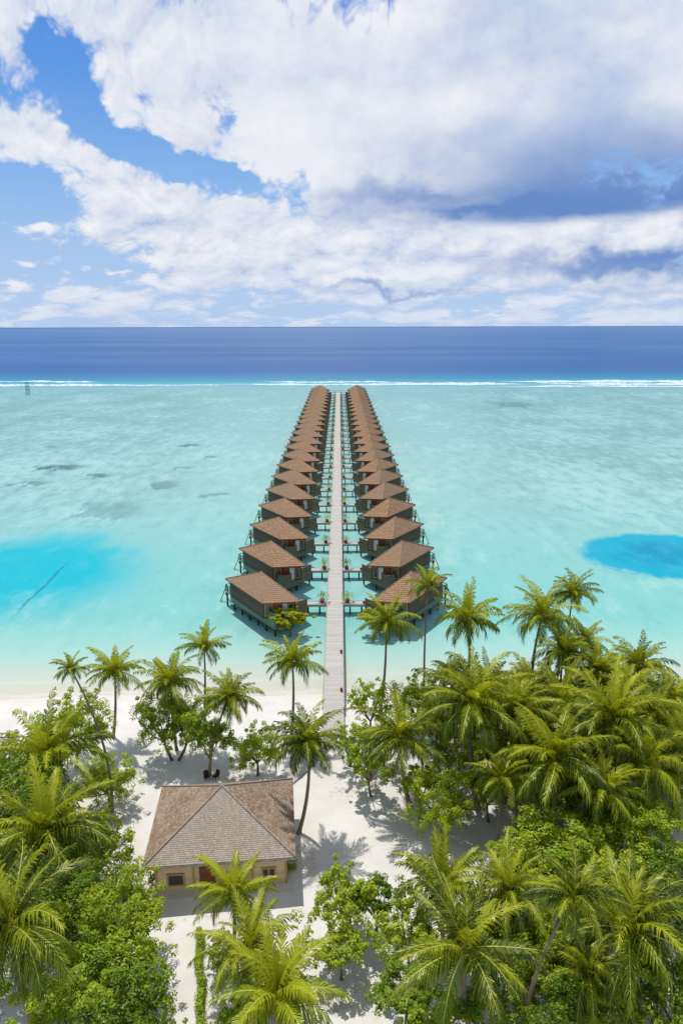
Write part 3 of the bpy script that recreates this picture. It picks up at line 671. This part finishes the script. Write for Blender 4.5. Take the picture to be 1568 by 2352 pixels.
# broadleaf crowns
def leaf_crown(seed, Rr, nl, leaves, leaf, mat, zlo=-.55):
    rr = random.Random(seed); V = []; Fc = []; tone = []; lobes = []
    for i in range(nl):
        a = i*2.39996+rr.uniform(-.4, .4); zz = rr.uniform(zlo, .8); rad = math.sqrt(max(0, 1-zz*zz*.8))*rr.uniform(.35, .85)
        lobes.append((Vector((math.cos(a)*rad*Rr, math.sin(a)*rad*Rr, zz*Rr*.75)), Rr*rr.uniform(.22, .40), rr.random()))
    for (c, lr, tn) in lobes:
        for sub in range(8):
            sc_ = c+Vector((rr.gauss(0, 1), rr.gauss(0, 1), rr.gauss(0, .8)))*lr*.6; s2 = lr*rr.uniform(.25, .5); tn2 = min(1, max(0, tn*.6+rr.random()*.4))
            for j in range(int(leaves/nl/8)):
                d_ = Vector((rr.gauss(0, 1), rr.gauss(0, 1), rr.gauss(0, 1)+.35)).normalized(); p = sc_+d_*s2*rr.uniform(.55, 1.2)
                nrm = (d_+Vector((rr.gauss(0, .45), rr.gauss(0, .45), .5+rr.gauss(0, .4)))).normalized()
                t1 = nrm.cross(Vector((rr.gauss(0, 1), rr.gauss(0, 1), rr.gauss(0, 1)))).normalized(); t2 = nrm.cross(t1); l = leaf*rr.uniform(.6, 1.25)
                o = len(V); V += [tuple(p-t1*l*.55), tuple(p+t2*l*.36+nrm*l*.05), tuple(p+t1*l*.55), tuple(p-t2*l*.36+nrm*l*.05)]; Fc.append((o, o+1, o+2, o+3))
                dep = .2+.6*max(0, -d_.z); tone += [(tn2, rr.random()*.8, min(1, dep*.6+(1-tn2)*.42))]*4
    me = bpy.data.meshes.new('crown'); me.from_pydata(V, [], Fc); me.materials.append(mat); toneattr(me, tone); return me, lobes
LC = {}
for i in range(3):
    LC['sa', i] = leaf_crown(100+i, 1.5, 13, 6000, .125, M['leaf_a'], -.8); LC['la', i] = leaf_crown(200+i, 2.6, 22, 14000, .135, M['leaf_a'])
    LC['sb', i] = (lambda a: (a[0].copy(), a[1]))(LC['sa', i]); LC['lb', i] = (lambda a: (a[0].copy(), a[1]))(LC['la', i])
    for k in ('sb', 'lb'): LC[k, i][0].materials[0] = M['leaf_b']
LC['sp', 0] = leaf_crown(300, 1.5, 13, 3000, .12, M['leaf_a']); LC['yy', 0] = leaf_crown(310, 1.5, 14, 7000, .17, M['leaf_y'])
TREES = [
 (175,1760,172,1665,88,.95,'a','bright leafy tree on the left beach behind the curved palm trunk'),
 (250,1850,245,1790,68,.95,'a','small green tree right of the curved palm trunk'),
 (60,1860,55,1750,92,.85,'b','dark leafy tree at the left frame edge above the palms'),
 (395,1745,362,1650,66,1.0,'a','left tree of the green clump on the left beach'),
 (408,1745,440,1655,70,1.1,'a','right tree of the green clump on the left beach'),
 (480,1780,478,1690,50,1.2,'b','darker tree around the foot of the leaning palm'),
 (590,1780,588,1716,64,.85,'a','round low bush left of the pier foot on the sand'),
 (845,1690,852,1615,60,1.1,'s','sparse twiggy shrub at the right of the pier foot'),
 (800,1760,815,1700,62,.85,'s','thin spreading shrub just right of the pier landing'),
 (955,1680,955,1605,64,.95,'a','green bush behind the grove by the shoreline'),
 (880,1760,878,1690,50,.9,'s','bright bush between the pier landing and the wide spreading palm'),
 (850,1830,842,1755,58,.85,'a','bush beside the wide spreading palm on open sand'),
 (1010,1720,1010,1640,60,.9,'b','deep green bush at the left top of the grove'),
 (1015,1930,1010,1840,78,1.15,'a','leafy tree at the sandy left foot of the grove'),
 (960,1880,965,1795,50,1.0,'a','small tree under the wide spreading palm'),
 (1340,1960,1345,1840,80,.8,'b','dark understory tree in the middle of the grove'),
 (1190,1830,1195,1740,75,.9,'b','dark understory tree behind the biggest grove palm'),
 (1380,1800,1385,1710,80,.9,'b','dark tree filling the upper middle of the grove'),
 (1530,1750,1540,1640,84,.95,'a','bright tree at the right frame edge by the shoreline'),
 (1545,1860,1550,1790,96,.95,'a','leafy tree at the right frame edge beside the grove'),
 (1120,1780,1120,1700,66,.9,'b','dark shrub behind the very large grove palm'),
 (1460,1790,1455,1700,80,.9,'b','dark tree among the palms at the right of the grove'),
 (1055,1790,1052,1715,70,.9,'b','dark tree at the left side of the grove under the drooping palm'),
 (1255,1800,1255,1700,85,.9,'b','dark tree between the palm trunks in the grove centre'),
 (1320,1730,1320,1640,84,.9,'b','dark tree below the highest palm on the right'),
 (1120,1890,1115,1800,66,.9,'b','dark tree at the foot of the very large grove palm'),
 (1430,1970,1425,1870,95,.9,'a','leafy tree at the front right of the grove'),
 (1225,1700,1225,1620,74,.9,'b','dark tree below the wide tall palm at the grove top'),
 (1500,1720,1497,1640,80,.9,'b','dark tree near the right edge below the crown against water'),
 (1130,1690,1130,1615,64,.9,'a','green bush at the shoreline behind the upper grove'),
 (1410,1700,1410,1620,70,.9,'a','green tree at the shoreline behind the right of the grove'),
 (1270,1900,1270,1810,85,.9,'b','dark tree under the biggest grove palm crown'),
 (1500,2040,1500,1910,110,.8,'a','broad bright tree below the grove at the right'),
 (1265,2080,1255,1955,120,.65,'a','wide low bright tree just below the biggest grove palm, left half'),
 (1390,2080,1375,1960,118,.65,'a','wide low bright tree just below the biggest grove palm, right half'),
 (1520,2160,1520,2030,110,.8,'b','deep green tree at the right edge above the corner palm'),
 (1180,2080,1170,1980,60,.8,'a','small bright tree between sand and the wide low trees'),
 (790,2160,785,2055,82,1.05,'a','bright tree standing alone on sand right of the beach house front'),
 (860,2150,862,2065,66,.95,'b','darker tree attached right of the lone bright tree'),
 (780,2250,780,2185,70,.75,'a','low spreading bush on sand below the lone bright tree'),
 (940,2240,932,2130,80,.9,'a','tree at the left side of the lower right thicket'),
 (930,2380,930,2270,86,.8,'b','bush at the lower left of the lower right thicket'),
 (1200,2320,1205,2180,110,.9,'a','leafy tree in the middle of the lower right thicket'),
 (1130,2300,1130,2160,90,.9,'b','dark tree behind the full star crowned palm'),
 (1290,2250,1285,2140,104,.8,'a','bright tree behind the leaning grey trunk'),
 (1390,2200,1380,2085,96,.85,'a','bright green tree right of the leaning palm crown'),
 (1250,2440,1255,2310,110,.8,'b','dark bush at the bottom edge under the leaning trunk'),
 (1010,2440,990,2330,90,.7,'a','bush at the bottom edge left of the star crowned palm'),
 (1550,2420,1550,2290,130,.9,'b','dark tree in the bottom right corner behind the palm'),
 (1410,2450,1400,2330,100,.8,'a','bush at the bottom edge under the corner palm'),
 (1100,2460,1120,2340,90,.7,'b','low dark bush at the bottom edge below the star crowned palm'),
 (60,2000,50,1830,110,.8,'b','dark tree behind the upper left palm'),
 (215,2020,220,1925,70,.95,'a','bright small tree left of the beach house roof'),
 (270,2050,262,1985,60,.95,'s','sparse leafy shrub by the left front corner of the beach house'),
 (150,2160,160,2040,100,.8,'b','deep green tree right of the middle left palm'),
 (290,2200,285,2085,98,.95,'a','bright tree left of the sand path in front of the house'),
 (200,2300,200,2170,134,.95,'a','large bright tree in the lower left thicket centre'),
 (320,2330,305,2200,80,.95,'a','tree at the right side of the lower left thicket by the path'),
 (280,2440,265,2300,126,.85,'b','large deep green tree at the bottom of the lower left thicket'),
 (130,2480,140,2320,120,.8,'a','bright tree at the bottom left beside the palm trunk'),
 (350,2470,340,2340,60,.8,'b','dark bush at the bottom edge beside the sand path'),
 (60,2250,60,2130,120,.7,'b','dark tree under the lowest left palm'),
 (20,2000,10,1980,90,.8,'b','dark bush at the left frame edge between two palms'),
 (505,2230,505,2185,42,.9,'b','round clipped bush left of the yellow palms'),
 (600,2330,600,2250,56,.8,'b','dark bush under the yellow central palms'),
 (545,2420,545,2350,66,.8,'a','bush at the bottom edge under the lowest central palm'),
 (660,2000,662,1985,18,.9,'a','tiny shrub at the right front corner of the beach house'),
 (345,2030,350,2012,16,1.0,'b','tiny shrub at the left front corner of the beach house'),
]
def branches(root, base, cc, sc, fl, rotz, lobes, r0):
    mb = MB(); cc = Vector(cc); fork = Vector((cc.x*.6, cc.y*.6, max(.25, cc.z*.45))); mb.tube(bez((0, 0, -.15), fork, .12, 5), [r0*(1.3-.1*i) for i in range(6)], 7)
    M_ = Matrix.Rotation(rotz, 3, 'Z')
    for (c, lr, tn) in lobes[:9]:
        e = M_ @ Vector((c.x*sc, c.y*sc, c.z*sc*fl)); e = e+cc; mb.tube(bez(fork, e, .15, 5), [r0*.6*(1-.13*i) for i in range(6)], 5)
    part('trunk', mb, M['bark'], root)
for idx, (ub, vb, uc, vc, r_, fl, tn, lab) in enumerate(TREES):
    rr = random.Random(500+idx); xb, yb = at(ub, vb, LAND); xc, zc, t_ = above(uc, vc, yb); g = gz(xb, yb); rw = r_/FP*t_
    low = rw < .9
    if tn == 's': key = ('sp', 0); nom = 1.5
    else:
        big = rw > 2.3; key = (('l' if big else 's')+tn, idx % 3); nom = 2.6 if big else 1.5
    me, lobes = LC[key]; sc = rw/nom
    zc = max(zc, g+rw*fl*.55)
    sh_ = low or 'bush' in lab or 'shrub' in lab
    root = empty('shrub' if sh_ else 'leafy_tree', (xb, yb, g), lab, 'bush' if sh_ else 'tree')
    rz_ = rr.random()*6.28; cc = (xc-xb, 0, zc-g); branches(root, 0, cc, sc, fl, rz_, lobes, .09*max(.6, min(1.4, rw/2)))
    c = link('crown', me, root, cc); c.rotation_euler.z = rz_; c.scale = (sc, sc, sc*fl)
for sg, lab in ((1, 'yellow green shrub overhanging the terrace corner of the nearest left villa'), (-1, 'yellow green shrub overhanging the terrace corner of the nearest right villa')):
    X, Y = PX-sg*5.7, ROW[0]-7.4
    root = empty('terrace_shrub', (X, Y, 0), lab, 'bush', 'yellow green shrubs by the nearest villas')
    me, lobes = LC['yy', 0]; branches(root, 0, (0, 0, 2.3), 1.25, .55, sg, lobes, .12); c = link('crown', me, root, (0, 0, 2.5)); c.scale = (1.8, 1.25, 1.0); c.rotation_euler.z = 0
rr = random.Random(9); x0, y0 = at(455, 2145, LAND); x1, y1 = at(462, 2450, LAND)
V = []; Fc = []; tone = []
for i in range(7000):
    k = rr.random(); px = x0+(x1-x0)*k+.08*math.sin(k*17); py = y0+(y1-y0)*k
    fc = rr.random(); hh = .7+.14*math.sin(py*3)+.08*math.sin(py*7.3)
    if fc < .45: p = Vector((px+rr.uniform(-.17, .17), py, LAND+hh+rr.gauss(0, .09))); n = Vector((0, 0, 1))
    else:
        s_ = rr.choice((-1, 1)); p = Vector((px+s_*.17+rr.gauss(0, .08), py, LAND+rr.random()*hh)); n = Vector((s_, 0, .2))
    n = (n+Vector((rr.gauss(0, .4), rr.gauss(0, .4), rr.gauss(0, .4)))).normalized(); t1 = n.cross(Vector((rr.gauss(0, 1), rr.gauss(0, 1), rr.gauss(0, 1)))).normalized(); t2 = n.cross(t1); l = .1
    o = len(V); V += [tuple(p-t1*l*.5), tuple(p+t2*l*.35), tuple(p+t1*l*.5), tuple(p-t2*l*.35)]; Fc.append((o, o+1, o+2, o+3)); tone += [(rr.random(), .3, rr.random()*.5)]*4
me = bpy.data.meshes.new('hedge'); me.from_pydata(V, [], Fc); me.materials.append(M['leaf_a']); toneattr(me, tone)
tag(link('hedge', me), 'narrow yellow green hedge running along the right side of the sand path', 'hedge')

# ---------------------------------------------------------------- sky: world light + a far curved backdrop carrying the cloud field
sun_to = Vector((-.17, .32, .93)).normalized(); sel = math.asin(sun_to.z); saz = math.atan2(sun_to.x, sun_to.y)
SK = 10.0
W = bpy.data.worlds.new('World'); S.world = W; W.use_nodes = True; nt = W.node_tree; nt.nodes.clear()
out = nt.nodes.new('ShaderNodeOutputWorld'); bg = nt.nodes.new('ShaderNodeBackground'); bg.inputs[1].default_value = .1; nt.links.new(bg.outputs[0], out.inputs[0])
sky = nt.nodes.new('ShaderNodeTexSky'); sky.sky_type = 'NISHITA'; sky.sun_disc = False; sky.sun_elevation = sel; sky.sun_rotation = saz; sky.air_density = 1.0; sky.dust_density = .3; sky.ozone_density = 2.0
nt.links.new(mixc(nt, .76, sky.outputs[0], rgb(186, 196, 214, SK)), bg.inputs[0])

m = bpy.data.materials.new('cloudy sky'); m.use_nodes = True; nt = m.node_tree; nt.nodes.clear()
out = nt.nodes.new('ShaderNodeOutputMaterial'); em = nt.nodes.new('ShaderNodeEmission'); nt.links.new(em.outputs[0], out.inputs[0]); em.inputs[1].default_value = .1
m.cycles.emission_sampling = 'NONE'
tc = nt.nodes.new('ShaderNodeTexCoord'); u_, v_, _ = sep(nt, tc.outputs['UV'])
az_ = u_*160.0-80.0; el = v_*42.0-2.0          # UV carries azimuth and elevation of the backdrop
def dens(dx, dy):
    a = az_+dx; e = ((el+dy).op('MAXIMUM', -2.5)+4.0).op('LOGARITHM', math.e)*8.0
    big = fbm(nt, vec(nt, a*.085, e*.21, 3.7), 1.0, 3, .5)
    w1 = fbm(nt, vec(nt, a*.3, e*.6, 1.1), 1.0, 3, .5)
    vo = voro(nt, vec(nt, a*.24+w1*1.2, e*.62+w1*1.2, 2.2), 1.0, 3, .55)
    fn = fbm(nt, vec(nt, a*.32, e*.76, 8.0), 1.0, 8, .60)
    return big*.52+(vo*-.27+.155)+fn*.40+.005, fn
d0, f0 = dens(0, 0); d1, f1 = dens(-.5, .85)
wx_ = fbm(nt, vec(nt, az_*.16, el*.2, 20.0), 1.0, 4, .6); wy_ = fbm(nt, vec(nt, az_*.16, el*.2, 40.0), 1.0, 4, .6)
aw = az_+(wx_-.5)*8.0; ew = el+(wy_-.5)*6.0
def skyg(u, v, ru, rv, th=0, warp=True):
    a0, e0 = azel(u, v); return gauss(aw if warp else az_, ew if warp else el, a0, e0, ru*.0345, rv*.0345, th)
gap = skyg(90, 120, 95, 34, R(-45))*1.0+skyg(205, 240, 95, 34, R(-50))*1.0+skyg(330, 335, 100, 34, R(-30))*1.05+skyg(450, 378, 90, 30, R(-20))*1.0+skyg(560, 408, 60, 24, R(-10))*.9+skyg(50, 430, 120, 36, R(0))*1.0+skyg(20, 540, 90, 26)*.6+skyg(205, 640, 150, 16)*.45
mass = skyg(1000, 220, 720, 300)*1.1+skyg(70, 290, 110, 46, R(-10))*1.1+skyg(330, 480, 220, 80, R(-25))*.9+skyg(420, 80, 260, 100)*1.1+skyg(0, 10, 120, 50)*.9+skyg(1300, 560, 500, 80)*1.0+skyg(750, 570, 400, 80)*.8+skyg(1480, 150, 340, 280)*.8
cov = d0+.135-gap*.34+mass*.17
cl = cov.step(.41, .57)
lit = ((d0-d1)*2.3+.60).op('MAXIMUM', 0.0).op('MINIMUM', 1.0)
soft = el.step(6.5, 12)*az_.step(-16, -6)
sm_ = fbm(nt, vec(nt, az_*.075, el*.14, 1.3), 1.0, 6, .54)
lit2 = lit*(soft*-.72+1.0)+soft*.72*sm_.step(.32, .66)
ccol = ramp(nt, lit2, [(0, rgb(172, 192, 226, SK)), (.3, rgb(202, 213, 235, SK)), (.6, rgb(222, 228, 240, SK)), (1, rgb(242, 243, 247, SK))])
wob = fbm(nt, vec(nt, az_*.05, el*.22, 5.0), 1.0, 6, .5)
elw = el+(wob-.5)*3.5
base1 = elw.step(6.9, 8.4)*elw.step(17.0, 8.2)*(az_+(wob-.5)*12).step(-6, 18)
dk = base1*1.0+skyg(1480, 598, 320, 26)*1.0+skyg(900, 658, 200, 11)*.8+skyg(880, 450, 180, 24)*.5+skyg(1500, 655, 250, 14)*.45+skyg(1150, 490, 300, 16)*.35
dkf = (dk*(wob*.5+.68+(f0-.5)*.3)).op('MINIMUM', 1.0)
ccol = mixc(nt, dkf.step(0, 1.05), ccol, rgb(102, 140, 200, SK))
skc = ramp(nt, el.step(0, 30), [(0, rgb(176, 204, 238, SK)), (.25, rgb(140, 184, 236, SK)), (.6, rgb(96, 154, 228, SK)), (1, rgb(76, 134, 214, SK))])
final = mixc(nt, cl, skc, ccol)
haze = el.step(6.0, -.5)*.5
final = mixc(nt, haze, final, rgb(184, 206, 238, SK))
nt.links.new(final, em.inputs[0])
vs = []; fs = []; uvs = []; NA, NE = 64, 20; Rd = 27000.0
def dirp(a, e): a, e = R(a), R(e); return (Rd*math.sin(a)*math.cos(e), Rd*math.cos(a)*math.cos(e), H+Rd*math.sin(e))
for j in range(NE+1):
    for i in range(NA+1): vs.append(dirp(-80+160*i/NA, -2+42*j/NE))
for j in range(NE):
    for i in range(NA):
        fs.append((j*(NA+1)+i, j*(NA+1)+i+1, (j+1)*(NA+1)+i+1, (j+1)*(NA+1)+i)); uvs += [i/NA, j/NE, (i+1)/NA, j/NE, (i+1)/NA, (j+1)/NE, i/NA, (j+1)/NE]
me = bpy.data.meshes.new('sky'); me.from_pydata(vs, [], fs); ul = me.uv_layers.new(name='UVMap'); ul.data.foreach_set('uv', uvs); me.materials.append(m)
o = link('sky', me); o['kind'] = 'structure'

sd = bpy.data.lights.new('Sun', 'SUN'); sd.energy = 3.3; sd.angle = R(.5); sd.color = (1, .965, .91)
so = bpy.data.objects.new('Sun', sd); C.objects.link(so); so.rotation_euler = sun_to.to_track_quat('Z', 'Y').to_euler()
cd = bpy.data.cameras.new('Camera'); cam = bpy.data.objects.new('Camera', cd); C.objects.link(cam); S.camera = cam
cd.sensor_fit = 'VERTICAL'; cd.sensor_height = 36; cd.sensor_width = 24; cd.lens = 24; cd.clip_end = 100000; cd.clip_start = .5
mt = Matrix.Rotation(R(-.15), 4, 'Z') @ Matrix.Rotation(math.pi/2-PITCH, 4, 'X') @ Matrix.Rotation(R(-.146), 4, 'Z'); mt.translation = (0, 0, H); cam.matrix_world = mt
S.view_settings.view_transform = 'Standard'; S.view_settings.look = 'None'; S.view_settings.exposure = 0
